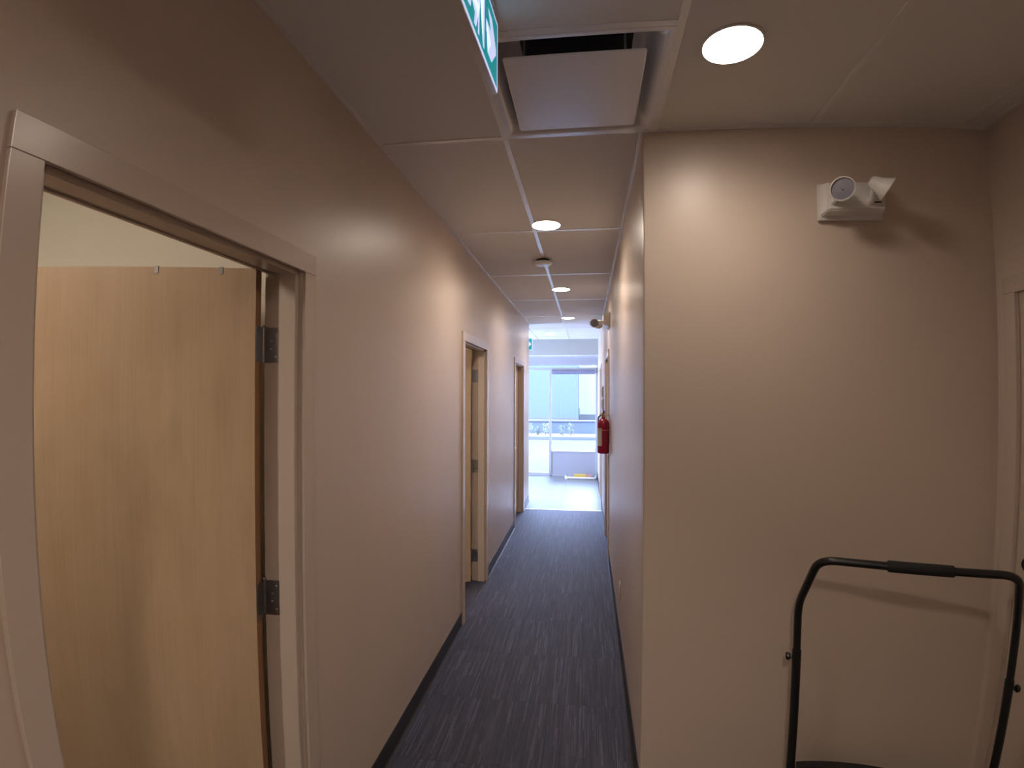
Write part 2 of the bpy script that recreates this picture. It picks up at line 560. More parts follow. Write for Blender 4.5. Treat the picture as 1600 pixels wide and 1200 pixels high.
def region(x0, x1, y0, y1, skip=()):
    xs = [x0] + [x for x in GX if x0 + 0.03 < x < x1 - 0.03] + [x1]
    ys = [y0] + [y for y in GY if y0 + 0.03 < y < y1 - 0.03] + [y1]
    for xa, xb in zip(xs[:-1], xs[1:]):
        for ya, yb in zip(ys[:-1], ys[1:]):
            if abs(xa + 0.335) < 0.01 and abs(yb - 2.03) < 0.02 and y0 < 1:
                ceiling_tile(xa, xb, ya, 1.42)          # short tile in front of the air diffuser
            else:
                ceiling_tile(xa, xb, ya, yb)
    for x in xs[1:-1]:
        build('main_tee', B(x - TB, x + TB, y0, y1, ZC - 0.0010, ZC + 0.0015, 0.0004), M_TBAR, ceiling)
    for y in ys[1:-1]:
        for xa, xb in zip(xs[:-1], xs[1:]):
            build('cross_tee', B(xa + (TB if xa != x0 else 0), xb - (TB if xb != x1 else 0), y - TB, y + TB, ZC - 0.0006, ZC + 0.0015, 0.0004), M_TBAR, ceiling)

region(AL, CR, Y0, DA)
region(AL, BR, DA + 0.002, YL)
region(-3.6, BR, YL + 0.002, YW - 0.22)
for xa, xb in ((AL, -0.335 - TB), (-0.335 + TB, BR + 0.004)):
    build('cross_tee', B(xa, xb, 2.030 - TB, 2.030 + TB, ZC - 0.0012, ZC + 0.0010, 0.0004), M_TBAR, ceiling)
build('cross_tee', B(-0.335 + TB, 0.275 - TB, 1.42 - TB, 1.42 + TB, ZC - 0.0006, ZC + 0.0015, 0.0004), M_TBAR, ceiling)
for nm, a in (('wall_angle', (AL, AL + 0.017, Y0, YL)), ('wall_angle', (BR + 0.004, CR, DA - 0.022, DA)), ('wall_angle', (CR - 0.022, CR, Y0, DA - 0.022)),
              ('wall_angle', (BR - 0.012, BR, DA, YW - 0.22))):
    build(nm, B(a[0], a[1], a[2], a[3], ZC - 0.0016, ZC + 0.0012, 0.0004), M_TBAR, ceiling)
# plain ceilings of the side rooms
struct('ceiling_room', B(-3.6, AL - WT, Y0, YL - 0.12, ZC + 0.02, ZC + 0.05), M_CTILE, 'pale ceiling of the rooms left of the hallway', 'ceiling')

# ------------------------------------------------------------------ downlights
def make_downlight():
    """surface LED disc: slim trim ring with a slightly domed lens"""
    root = empty('downlight', (0, 0, ZC))
    bm = bmesh.new()
    lathe(bm, [(0.096, -0.0010), (0.0955, -0.0022), (0.0930, -0.0027), (0.0885, -0.0027), (0.0880, -0.0020)], 48, cap0=True, cap1=False)
    build('trim_ring', bm, M_WHITE, root, smooth=40)
    bm = bmesh.new()
    lathe(bm, [(0.0882, -0.0012), (0.0882, -0.0022)], 48)
    build('lens', bm, M_LAMP, root)
    ld = bpy.data.lights.new('lamp', 'SPOT')
    ld.energy = LAMP_W
    ld.color = LAMP_C
    ld.spot_size = R(164)
    ld.spot_blend = 1.0
    ld.shadow_soft_size = 0.08
    lo = bpy.data.objects.new('lamp', ld)
    lo.location = (0, 0, -0.006)
    link(lo, root)
    return root
dl = make_downlight()
DL_LABELS = ['large glowing round downlight in the alcove ceiling beside the air diffuser',
             'glowing round downlight nearest along the hallway, before the smoke detector',
             'glowing round downlight in the hallway just past the smoke detector',
             'small glowing downlight further down the hallway beside the ceiling bar',
             'farthest small glowing downlight in the lobby ceiling near the window',
             'round downlight in the entry ceiling behind the viewpoint']
for k, (x, y) in enumerate(LIGHTS):
    o = dl if k == 0 else copy_tree(dl)
    o.location = (x, y, ZC)
    for ch in o.children:
        if ch.type == 'LIGHT':
            ch.data = ch.data.copy()
            ch.data.energy = LAMP_W * DIM[k]
    tag(o, DL_LABELS[k], 'downlight', 'round ceiling downlights')

# flat panel lights of the side rooms
M_PANEL = emit('led_panel_diffuser', LAMP_C, 21.0)
def panel_light(x, y, label):
    root = empty('panel_light', (x, y, ZC + 0.020))
    tag(root, label, 'ceiling light', 'flat ceiling panel lights in the side rooms')
    for q in ((-0.30, 0.30, -0.30, -0.285), (-0.30, 0.30, 0.285, 0.30), (-0.30, -0.285, -0.285, 0.285), (0.285, 0.30, -0.285, 0.285)):
        build('frame_bar', B(*q, -0.010, 0.0, 0.001), M_WHITE, root)
    build('diffuser', B(-0.285, 0.285, -0.285, 0.285, -0.007, -0.001), M_PANEL, root)
panel_light(-2.0, 0.20, 'flat square ceiling light inside the nearest room on the left')
panel_light(-2.0, 3.10, 'flat square ceiling light inside the second room on the left')

# ------------------------------------------------------------------ doors
def rot_about(px, py, ang):
    return Matrix.Translation((px, py, 0)) @ Matrix.Rotation(ang, 4, 'Z') @ Matrix.Translation((-px, -py, 0))

def lever(parent, u, v, s, z=0.965):
    """lever handle on a leaf face; s = outward sign along v"""
    h = build('lever_handle', lathe(bmesh.new(), [(0.031, 0), (0.031, 0.006), (0.027, 0.009), (0.012, 0.010), (0.011, 0.048)], 24,
              Matrix.Translation((u, v, z)) @ frame_to((0, s, 0))), M_CHROME, parent, smooth=40)
    bm = bmesh.new()
    tube(bm, [(u, v + s * 0.045, z), (u - 0.02, v + s * 0.052, z), (u - 0.115, v + s * 0.052, z)], 0.0095, 12)
    build('lever', bm, M_CHROME, h, smooth=40)
    return h

def make_door(name, loc, rz, label, open_deg=0.0, wood_mat=None, deadbolt=False, faces=(1, -1), flush=False):
    root = empty(name, loc, rz)
    tag(root, label, 'door', kind='structure')
    W = DW
    # leaf faces, stop depth and hinge axis: opening into the room, or flush with the hall side
    vb, vf, s0, s1, pv = (-0.0480, -0.0035, -0.106, -0.050, 0.0165) if flush else (-0.1125, -0.0680, -0.066, -0.010, -0.127)
    # casing
    cw, ct, rv = 0.063, 0.012, 0.003
    for a, b in ((-rv - cw, -rv), (W + rv, W + rv + cw)):
        build('casing', B(a, b, 0, ct, 0.0, 2.0395, 0.0012), M_TRIM, root)
    build('head_casing', B(-rv - cw, W + rv + cw, 0, ct, 2.040, 2.103, 0.0012), M_TRIM, root)
    # jamb and stop (double rabbet)
    for a, b in ((-0.02, 0.0), (W, W + 0.02)):
        build('jamb', B(a, b, -WT - 0.002, 0.0005, 0.0, DH + 0.02), M_TRIM, root)
    build('head_jamb', B(0, W, -WT - 0.002, 0.0005, DH, DH + 0.02), M_TRIM, root)
    st = 0.016
    for a, b in ((0.0, st), (W - st, W)):
        build('stop', B(a, b, s0, s1, 0.0, DH, 0.0015), M_TRIM, root)
    build('head_stop', B(st, W - st, s0, s1, DH - st, DH, 0.0015), M_TRIM, root)
    # casing on the room side
    for a, b in ((-rv - cw, -rv), (W + rv, W + rv + cw)):
        build('casing', B(a, b, -WT - ct, -WT, 0.0, 2.0395, 0.0012), M_TRIM, root)
    build('head_casing', B(-rv - cw, W + rv + cw, -WT - ct, -WT, 2.040, 2.103, 0.0012), M_TRIM, root)
    # leaf: pivot on the room-side hinge knuckle
    pu = 0.0
    T = rot_about(pu, pv, -R(open_deg))
    bm = B(0.004, W - 0.004, vb, vf, 0.010, DH - 0.004, 0.001)
    bm.faces.ensure_lookup_table()
    bm.normal_update()
    for f in bm.faces:
        if abs(f.normal.x) > 0.9 or abs(f.normal.z) > 0.9: f.material_index = 1
    leaf = build('door_leaf', bm, [wood_mat or M_MAPLE, M_MAPLE_EDGE], root)
    leaf.matrix_local = T
    for s in faces:
        lever(leaf, W - 0.065, vf if s > 0 else vb, s, 0.93 if flush else 0.965)
    if deadbolt:
        build('deadbolt', lathe(bmesh.new(), [(0.024, 0), (0.024, 0.008), (0.020, 0.012)], 20, Matrix.Translation((W - 0.065, vf, 1.045)) @ frame_to((0, 1, 0))), M_DARK, leaf, smooth=40)
    # hinges
    for hz in (0.225, 1.016, 1.811):
        h0, h1 = hz - 0.055, hz + 0.055
        bm = bmesh.new()
        va, vz = (vb + 0.004, pv - 0.002) if flush else (pv + 0.0015, vf - 0.002)
        box(bm, 0.0, 0.0022, va, vz, h0, h1, 0.0)
        hp = build('hinge', bm, M_STEEL, root)
        bm = box(bmesh.new(), 0.0018, 0.0040, va, vz - (0 if flush else 0.002), h0, h1)
        bmesh.ops.transform(bm, matrix=T, verts=bm.verts)
        build('hinge_leaf', bm, M_STEEL, hp)
        bm = bmesh.new()
        for q in range(5):
            lathe(bm, [(0.0066, h0 + 0.022 * q + 0.0004), (0.0066, h0 + 0.022 * (q + 1) - 0.0004)], 14, Matrix.Translation((pu + 0.001, pv, 0)))
        lathe(bm, [(0.0045, h1), (0.006, h1 + 0.003), (0.0045, h1 + 0.008), (0.001, h1 + 0.010)], 14, Matrix.Translation((pu + 0.001, pv, 0)))
        build('knuckle', bm, M_STEEL, hp, smooth=40)
        bm = bmesh.new()
        for zz, vv in ((h0 + 0.018, vf - 0.017), (h0 + 0.043, vf - 0.032), (h1 - 0.043, vf - 0.032), (h1 - 0.018, vf - 0.017)):
            lathe(bm, [(0.0042, 0.0), (0.003, 0.0008)], 10, Matrix.Translation((0.0022, vv, zz)) @ frame_to((1, 0, 0)))
        build('screws', bm, M_CHROME, hp)
    return root, leaf

d1, leaf1 = make_door('door_1', (AL, LEFT_DOORS[0][0], 0), -PI / 2, 'large open maple door in taupe frame at the left edge', 75, faces=(-1,))
d2, _ = make_door('door_2', (AL, LEFT_DOORS[1][0], 0), -PI / 2, 'second doorway on the left wall with its maple door standing open', 80)
d3, _ = make_door('door_3', (AL, LEFT_DOORS[2][0], 0), -PI / 2, 'farthest doorway on the left wall, its door shut')
d4, _ = make_door('door_4', (BR, RIGHT_DOORS[0][0], 0), PI / 2, 'shut door on the right wall just behind the fire extinguisher')
d5, _ = make_door('door_5', (BR, RIGHT_DOORS[1][0], 0), PI / 2, 'farthest shut door on the right wall beyond the framed notices')
M_TDOOR = paint('taupe_door_paint', (0.55, 0.455, 0.375), 0.4, 0.05)
d6, _ = make_door('door_6', (CR, 1.131, 0), PI / 2, 'taupe painted door with chrome lever at the right edge', 0, M_TDOOR, True, flush=True)

# two strap hooks over the top edge of the open door
for k, s in enumerate((0.103, 0.294)):
    u = 0.004 + s
    hk = empty('over_door_hook', (0, 0, 0))
    hk.matrix_world = Matrix.Translation((AL, LEFT_DOORS[0][0], 0)) @ Matrix.Rotation(-PI / 2, 4, 'Z') @ rot_about(0.0, -0.127, -R(75))
    zt = DH - 0.004
    w = 0.0055
    bm = bmesh.new()
    box(bm, u - w, u + w, -0.0678, -0.0664, zt - 0.020, zt + 0.0016)
    box(bm, u - w, u + w, -0.1142, -0.0664, zt + 0.0002, zt + 0.0016)
    box(bm, u - w, u + w, -0.1142, -0.1128, zt - 0.10, zt + 0.0016)
    build('strap', bm, M_STEEL, hk)
    bm = bmesh.new()
    tube(bm, [(u, -0.1145, zt - 0.085), (u, -0.125, zt - 0.100), (u, -0.140, zt - 0.100), (u, -0.150, zt - 0.085)], 0.003, 8)
    build('hook', bm, M_STEEL, hk, smooth=40)
    tag(hk, ['small metal strap over the door top, nearer the hinge', 'small metal strap over the door top, farther from the hinge'][k], 'hook', 'over door hooks')

# ------------------------------------------------------------------ square plaque air diffuser
dx0, dx1, dy0, dy1 = -0.335 + TB, 0.275 - TB, 1.42 + TB, 2.030 - TB
cx, cy = (dx0 + dx1) / 2, (dy0 + dy1) / 2
ad = empty('air_diffuser', (cx, cy, ZC))
tag(ad, 'square white metal air diffuser with a flat centre plate in the ceiling', 'air vent')
half = (dx1 - dx0) / 2
prof = [(half, 0.001), (half, -0.0015), (half - 0.014, -0.0015), (half - 0.020, 0.000), (half - 0.030, 0.008), (half - 0.042, 0.026), (half - 0.054, 0.050), (half - 0.068, 0.076), (half - 0.085, 0.088), (half - 0.11, 0.090)]
bm = bmesh.new()
rings = []
for s, z in prof:
    r = max(0.004, min(0.03, 0.03 if s < half - 0.02 else 0.002))
    rings.append([bm.verts.new((x, y, z)) for x, y in rrect(2 * s, 2 * s, r, 4)])
for a, b in zip(rings[:-1], rings[1:]):
    n = len(a)
    for k in range(n):
        bm.faces.new((a[k], a[(k + 1) % n], b[(k + 1) % n], b[k]))
M_CONE = mat('glossy_white_metal', (0.78, 0.77, 0.79), 0.12, spec=1.0)
build('cone', bm, M_CONE, ad, smooth=50)
bm = bmesh.new()
prism(bm, rrect(2 * (half - 0.10), 2 * (half - 0.10), 0.02), 0.0905, 0.0925)
build('duct_collar', bm, M_DARK, ad)
bm = bmesh.new()
h2 = 0.2215
rings = []
for s, z in ((h2 - 0.004, -0.0235), (h2, -0.022), (h2, -0.019), (h2 - 0.004, -0.0185)):
    rings.append([bm.verts.new((x, y, z)) for x, y in rrect(2 * s, 2 * s, 0.010, 4)])
for a, b in zip(rings[:-1], rings[1:]):
    n = len(a)
    for k in range(n):
        bm.faces.new((a[k], a[(k + 1) % n], b[(k + 1) % n], b[k]))
bm.faces.new(rings[0][::-1]); bm.faces.new(rings[-1])
pl = build('centre_plate', bm, M_ENAMEL, ad)
pl.location = (-0.006, -0.006, 0)
for sx in (-1, 1):
    for sy in (-1, 1):
        bm = bmesh.new()
        tube(bm, [(sx * 0.16 - 0.006, sy * 0.16 - 0.006, -0.019), (sx * 0.16 - 0.006, sy * 0.16 - 0.006, 0.0902)], 0.004, 8)
        build('hanger_post', bm, M_STEEL, ad)

# ------------------------------------------------------------------ exit signs
MAN = [[(-0.42, 0.30), (-0.36, 0.40), (-0.28, 0.40), (-0.26, 0.30), (-0.33, 0.24), (-0.40, 0.24)],          # head
       [(-0.62, 0.02), (-0.46, 0.20), (-0.30, 0.20), (-0.16, 0.04), (-0.06, 0.06), (-0.06, -0.02), (-0.20, -0.04), (-0.28, 0.06), (-0.34, -0.12),
        (-0.20, -0.20), (-0.24, -0.42), (-0.33, -0.42), (-0.30, -0.26), (-0.46, -0.18), (-0.50, -0.34), (-0.72, -0.38), (-0.73, -0.30), (-0.57, -0.26), (-0.50, -0.02), (-0.46, 0.10), (-0.57, -0.03)]]
DOORMARK = [[(-0.14, -0.42), (-0.14, 0.40), (0.20, 0.40), (0.20, -0.42), (0.13, -0.42), (0.13, 0.33), (-0.07, 0.33), (-0.07, -0.42)]]

def exit_sign(loc, rz, label, Lx=0.36, Hz=0.208, T=0.026, top=0.0):
    """local: face towards +v (y), u along the sign, bottom at z=0"""
    root = empty('exit_sign', loc, rz)
    tag(root, label, 'exit sign', 'green running-figure exit signs')
    bm = bmesh.new()
    box(bm, -Lx / 2, Lx / 2, -T, 0.0, 0.0, Hz, 0.004, 2)
    build('housing', bm, M_WHITE, root, smooth=40)
    for s, v in ((1, 0.0),):
        y0_, y1_ = (0.0004, 0.0012) if s > 0 else (-T - 0.0012, -T - 0.0004)
        e_ = 0.0002
        build('face_border', B(-Lx / 2 + 0.003, Lx / 2 - 0.003, y0_ - e_ * (s < 0) * 0, y1_ - 0.0004 if s > 0 else y1_, 0.003, Hz - 0.003) if s > 0 else B(-Lx / 2 + 0.003, Lx / 2 - 0.003, y0_ + 0.0004, y1_, 0.003, Hz - 0.003), M_EXITW, root)
        pan = build('face_panel', B(-Lx / 2 + 0.012, Lx / 2 - 0.012, y0_, y1_, 0.012, Hz - 0.012), M_EXITG, root)
        k = Hz
        def mark(nm, polys, f):
            """f gives (distance from the viewer's left edge, height)"""
            bm = bmesh.new()
            yy = y1_ + 0.0004 if s > 0 else y0_ - 0.0004
            for poly in polys:
                a = []
                for p in poly:
                    d, z = f(*p)
                    a.append(bm.verts.new((Lx / 2 - d if s > 0 else -Lx / 2 + d, yy, z)))
                bmesh.ops.triangulate(bm, faces=[bm.faces.new(a)])
            build(nm, bm, M_EXITW, pan)
        mark('running_figure', MAN, lambda u, z: (0.165 + u * 0.185, Hz / 2 + z * 0.19))
        mark('doorway_mark', DOORMARK, lambda u, z: (0.165 + u * 0.185, Hz / 2 + z * 0.19))
        mark('arrow', [[(0.204, 0.112), (0.204, 0.146), (0.258, 0.146), (0.222, 0.190), (0.266, 0.190), (0.318, 0.136), (0.318, 0.122), (0.266, 0.066), (0.222, 0.066), (0.258, 0.112)]],
             lambda u, z: (u + 0.015, z - 0.024))
    bm = bmesh.new()
    for q in (-0.08, 0.08):
        box(bm, q - 0.02, q + 0.02, -T * 0.75, -T * 0.25, Hz, Hz + top)
    box(bm, -0.12, 0.12, -T - 0.006, 0.006, Hz + top, Hz + top + 0.010, 0.002)
    build('mounting_bracket', bm, M_WHITE, root)
    return root
# face towards +x: local v=+x, u=+y  -> u x v must be +z : use u = -y and flip
e1 = exit_sign((-0.253, 1.355 - 0.18, 2.494), -PI / 2 - R(2.4), 'large green exit sign with white arrow hanging by the air diffuser', top=0.005)
e2 = exit_sign((-1.070, 8.30, 2.372), PI, 'small green exit sign far off at the end of the left wall', top=0.138)

# ------------------------------------------------------------------ smoke detector
sd = empty('smoke_detector', (-0.345, 3.955, ZC - 0.001))
tag(sd, 'round white smoke detector with dark gap on the hallway ceiling bar', 'smoke detector')
build('base', lathe(bmesh.new(), [(0.050, 0), (0.050, -0.018)], 32), M_DARK, sd, smooth=40)
build('cover', lathe(bmesh.new(), [(0.066, -0.017), (0.074, -0.021), (0.074, -0.030), (0.064, -0.040), (0.040, -0.046), (0.012, -0.047)], 40), M_TBAR, sd, smooth=40)
build('test_button', lathe(bmesh.new(), [(0.012, -0.0468), (0.011, -0.0485)], 20), M_LABEL, sd)

# ------------------------------------------------------------------ emergency lights (wall at local y = 0, outward = -y)
def lamp_head(root, c, d, name='lamp_head'):
    c = Vector(c); d = Vector(d).normalized()
    M = Matrix.Translation(c) @ frame_to(d)
    bm = bmesh.new()
    lathe(bm, [(0.010, -0.062), (0.019, -0.058), (0.023, -0.045), (0.026, -0.030), (0.037, -0.004), (0.0435, 0.006), (0.0435, 0.011), (0.0395, 0.012), (0.0385, 0.006)], 28, M, cap1=False)
    h = build(name, bm, M_WHITE, root, smooth=40)
    build('lens', lathe(bmesh.new(), [(0.0388, 0.0055), (0.030, 0.0075), (0.012, 0.0088)], 28, M), M_LENSGLASS, h, smooth=40)
    build('bulb', lathe(bmesh.new(), [(0.006, 0.0088), (0.005, 0.0105), (0.001, 0.0110)], 12, M), M_CHROME, h, smooth=40)
    return h

def emergency_light(loc, rz, label, heads):
    root = empty('emergency_light', loc, rz)
    tag(root, label, 'emergency light', 'twin-head emergency lights')
    bm = bmesh.new()
    box(bm, -0.122, 0.122, -0.018, 0.0, 0.0, 0.145, 0.003, 2)
    build('back_plate', bm, M_WHITE, root, smooth=40)
    # housing tapering outwards
    bm = bmesh.new()
    a = [bm.verts.new(p) for p in ((-0.118, -0.017, 0.012), (0.118, -0.017, 0.012), (0.118, -0.017, 0.141), (-0.118, -0.017, 0.141))]
    b = [bm.verts.new(p) for p in ((-0.108, -0.066, 0.024), (0.108, -0.066, 0.024), (0.108, -0.066, 0.130), (-0.108, -0.066, 0.130))]
    for k in range(4):
        bm.faces.new((a[k], a[(k + 1) % 4], b[(k + 1) % 4], b[k]))
    bm.faces.new(a[::-1]); bm.faces.new(b)
    bmesh.ops.bevel(bm, geom=list(bm.edges), offset=0.004, segments=2, affect='EDGES')
    hs = build('housing', bm, M_WHITE, root, smooth=35)
    build('indicator_slot', B(0.055, 0.092, -0.0668, -0.0655, 0.050, 0.055), M_DARK, hs)
    for c, d, neck in heads:
        h = lamp_head(root, c, d)
        bm = bmesh.new()
        back = Vector(c) - Vector(d).normalized() * 0.045
        tube(bm, [neck, (neck[0], neck[1] - 0.022, neck[2] + 0.004), tuple(back)], 0.010, 10, radii=[0.014, 0.012, 0.010])
        build('swivel', bm, M_WHITE, h, smooth=40)
    return root

EW = 1.022
emergency_light((EW, DA, 2.335), 0, 'white twin-head emergency light high on the alcove wall above the cart',
                [((-0.095, -0.152, 0.072), (-0.34, -0.86, -0.40), (-0.085, -0.064, 0.055)),
                 ((0.068, -0.140, 0.078), (0.80, -0.22, -0.56), (0.050, -0.064, 0.055))])
emergency_light((BR, 5.00, 2.300), -PI / 2, 'small white emergency light on the right hallway wall above the extinguisher',
                [((0.085, -0.150, 0.045), (0.92, -0.10, -0.38), (0.060, -0.064, 0.055)),
                 ((-0.085, -0.110, 0.050), (-0.85, -0.10, -0.50), (-0.060, -0.064, 0.055))])

# ------------------------------------------------------------------ fire extinguisher
fx, fy, fz = 0.165, 4.94, 1.078
fe = empty('fire_extinguisher', (fx, fy, fz))
tag(fe, 'red fire extinguisher hanging on the right hallway wall', 'fire extinguisher')
rb = 0.0575
prof = [(rb - 0.010, 0.0), (rb - 0.003, 0.003), (rb, 0.012), (rb, 0.285)]
prof += [(rb * math.cos(R(a)), 0.285 + 0.055 * math.sin(R(a))) for a in (15, 30, 45, 60, 70)] + [(0.016, 0.342), (0.016, 0.352)]
build('cylinder', lathe(bmesh.new(), prof, 36), M_RED, fe, smooth=50)
build('valve', lathe(bmesh.new(), [(0.017, 0.352), (0.017, 0.362), (0.012, 0.366), (0.012, 0.392)], 20), M_BRASS, fe, smooth=40)
bm = bmesh.new()
box(bm, -0.010, 0.010, -0.085, 0.020, 0.392, 0.400, 0.002)
box(bm, -0.010, 0.010, -0.090, 0.020, 0.414, 0.420, 0.002, M=Matrix.Rotation(R(8), 4, 'X'))
build('carry_handle', bm, M_DARK, fe)
build('gauge', lathe(bmesh.new(), [(0.016, 0), (0.016, 0.012), (0.012, 0.014)], 20, Matrix.Translation((-0.010, -0.006, 0.376)) @ frame_to((-1, -0.3, 0))), M_CHROME, fe, smooth=40)
bm = bmesh.new()
tube(bm, [(0, 0.012, 0.378), (-0.02, 0.05, 0.38), (-0.045, 0.062, 0.345), (-0.050, 0.058, 0.27), (-0.040, 0.058, 0.14), (-0.038, 0.058, 0.08)], 0.0085, 10)
build('hose', bm, M_RUBBER, fe, smooth=40)
# printed label wrapped on the left of the cylinder, silver band
bm = bmesh.new()
def wrap(bm, a0, a1, z0, z1, r, n=12):
    lo = [bm.verts.new((r * math.cos(R(a0 + (a1 - a0) * k / n)), r * math.sin(R(a0 + (a1 - a0) * k / n)), z0)) for k in range(n + 1)]
    hi = [bm.verts.new((v.co.x, v.co.y, z1)) for v in lo]
    for k in range(n):
        bm.faces.new((lo[k], lo[k + 1], hi[k + 1], hi[k]))
wrap(bm, 165, 253, 0.075, 0.245, rb + 0.0006)
build('label', bm, M_LABEL, fe, smooth=40)
bm = bmesh.new(); wrap(bm, 253, 400, 0.224, 0.230, rb + 0.0007, 20)
build('band', bm, M_BRASS, fe, smooth=40)
bm = bmesh.new()
box(bm, BR - fx - 0.004, BR - fx, -0.02, 0.02, 0.10, 0.37)
box(bm, 0.010, BR - fx - 0.003, -0.012, 0.012, 0.366, 0.372)
build('wall_bracket', bm, M_STEEL, fe)

# ------------------------------------------------------------------ framed notices on the right wall
def notice(y0, y1, z0, z1, label, inks):
    root = empty('framed_notice', (BR, (y0 + y1) / 2, z0))
    tag(root, label, 'notice', 'framed notices on the right wall')
    w, h = (y1 - y0) / 2, z1 - z0
    bm = bmesh.new()
    t = 0.014
    for a in ((-w, w, 0, t), (-w, w, h - t, h), (-w, -w + t, t, h - t), (w - t, w, t, h - t)):
        box(bm, -0.018, 0, a[0], a[1], a[2], a[3])
    build('frame', bm, M_FRAMEW, root)
    sh = build('sheet', B(-0.008, 0, -w + t, w - t, t, h - t), M_PAPER, root)
    for (a, b, c, d, m) in inks:
        build('printed_block', B(-0.0088, -0.0078, -w + t + a * (2 * w - 2 * t), -w + t + b * (2 * w - 2 * t), t + c * (h - 2 * t), t + d * (h - 2 * t)), m, sh)
notice(6.74, 7.14, 1.600, 1.752, 'small framed notice on the right wall, the upper of two', [(0.05, 0.5, 0.1, 0.9, M_BROWN), (0.58, 0.95, 0.1, 0.6, M_BROWN)])
notice(6.66, 7.20, 1.425, 1.586, 'framed notice with violet print on the right wall, the lower of two', [(0.05, 0.4, 0.45, 0.9, M_VIOLETP), (0.5, 0.95, 0.08, 0.9, M_BROWN)])

# ------------------------------------------------------------------ wall outlet
ol = empty('wall_outlet', (BR, 3.385, 0.285))
tag(ol, 'ivory electrical outlet low on the right hallway wall', 'outlet')
build('cover_plate', B(-0.0062, 0, -0.036, 0.036, 0, 0.118, 0.0025, 2), M_SOCKET, ol, smooth=40)
for z in (0.028, 0.068):
    s = build('receptacle', B(-0.0082, -0.004, -0.017, 0.017, z - 0.006, z + 0.026, 0.002), M_SOCKET, ol)
    bm = bmesh.new()
    for q in (-0.006, 0.006):
        box(bm, -0.0086, -0.0080, q - 0.001, q + 0.001, z + 0.008, z + 0.017)
    build('slots', bm, M_DARK, s)

# ------------------------------------------------------------------ black platform cart
Lp, Rp = Vector((0.785, 1.931)), Vector((1.452, 1.719))
U = (Rp - Lp); CW = U.length; U.normalize()
ang = math.atan2(U.y, U.x)
ct = empty('platform_cart', (*((Lp + Rp) / 2), 0), ang)
tag(ct, 'black platform cart with a tall tubular push handle in the alcove', 'cart')
hw = CW / 2
def smooth_path(pts, r, n=6):
    """round the corners of a polyline"""
    pts = [Vector(p) for p in pts]
    out = [pts[0]]
    for i in range(1, len(pts) - 1):
        a, b, c = pts[i - 1], pts[i], pts[i + 1]
        d0 = (a - b); d1 = (c - b)
        k = min(r, d0.length * 0.45, d1.length * 0.45)
        p0 = b + d0.normalized() * k; p1 = b + d1.normalized() * k
        for q in range(n + 1):
            t = q / n
            out.append((1 - t) ** 2 * p0 + 2 * t * (1 - t) * b + t * t * p1)
    out.append(pts[-1])
    return out
HB, HT, LEAN = 0.885, 1.102, -0.150
TR = 0.0135
XL, XR = -hw + 0.048, hw - 0.066
pts = [(-hw, 0.0, 0.60), (-hw, 0.0, HB), (XL, LEAN, HT), (XR, LEAN, HT), (hw, 0.0, HB), (hw, 0.0, 0.58)]
bm = bmesh.new()
tube(bm, smooth_path(pts, 0.055), TR, 14)
build('push_handle', bm, M_BLACKTUBE, ct, smooth=50)
for s, z1 in ((-1, 0.71), (1, 0.69)):
    bm = bmesh.new(); tube(bm, [(s * hw, 0, 0.215), (s * hw, 0, z1)], TR + 0.0025, 14)
    lg = build('leg', bm, M_BLACKTUBE, ct, smooth=50)
    bm = bmesh.new()
    tube(bm, [(s * hw, 0, z1 - 0.030), (s * (hw + 0.024), 0, z1 - 0.030)], 0.006, 10)
    lathe(bm, [(0.010, 0.0), (0.014, 0.003), (0.014, 0.012), (0.010, 0.016)], 12, Matrix.Translation((s * (hw + 0.022), 0, z1 - 0.030)) @ frame_to((s, 0, 0)))
    build('clamp_knob', bm, M_BLACKTUBE, lg, smooth=40)
gx0, gx1 = -0.097, 0.094
bm = bmesh.new(); tube(bm, [(gx0, LEAN, HT), (gx0 + 0.004, LEAN, HT), (gx1 - 0.004, LEAN, HT), (gx1, LEAN, HT)], 0.018, 16, radii=[0.0165, 0.019, 0.019, 0.0165])
build('foam_grip', bm, M_FOAM, ct, smooth=50)
# deck with a humped end under the handle
bm = bmesh.new()
prism(bm, rrect(2 * hw - 0.02, 0.86, 0.06), 0.150, 0.205)
bmesh.ops.translate(bm, verts=bm.verts, vec=(0, -0.40, 0))
build('deck', bm, M_BLACKTUBE, ct)
hump = [(-hw + 0.02, 0.20)] + [(-hw + 0.02 + (2 * hw - 0.04) * t, 0.205 + 0.088 * math.sin(PI * min(1, t * 0.98 + 0.12)) ** 0.55 if t < 0.86 else 0.205 + 0.05 * (1 - t) / 0.14) for t in [k / 24 for k in range(25)]] + [(hw - 0.02, 0.20)]
bm = bmesh.new()
prism(bm, hump, -0.018, 0.018, Matrix.Rotation(PI / 2, 4, 'X'))
build('end_panel', bm, M_FOAM, ct)
for sx in (-1, 1):
    for yy in (-0.06, -0.74):
        c = bmesh.new()
        lathe(c, [(0.030, -0.014), (0.050, -0.012), (0.050, 0.012), (0.030, 0.014)], 24, Matrix.Translation((sx * (hw - 0.09), yy, 0.0505)) @ frame_to((1, 0, 0)))
        w_ = build('caster', c, M_RUBBER, ct, smooth=40)
        bm = bmesh.new()
        for q in (-0.019, 0.019):
            box(bm, sx * (hw - 0.09) + q - 0.0015, sx * (hw - 0.09) + q + 0.0015, yy - 0.018, yy + 0.018, 0.040, 0.148)
        box(bm, sx * (hw - 0.09) - 0.024, sx * (hw - 0.09) + 0.024, yy - 0.024, yy + 0.024, 0.143, 0.151)
        build('caster_fork', bm, M_STEEL, w_)

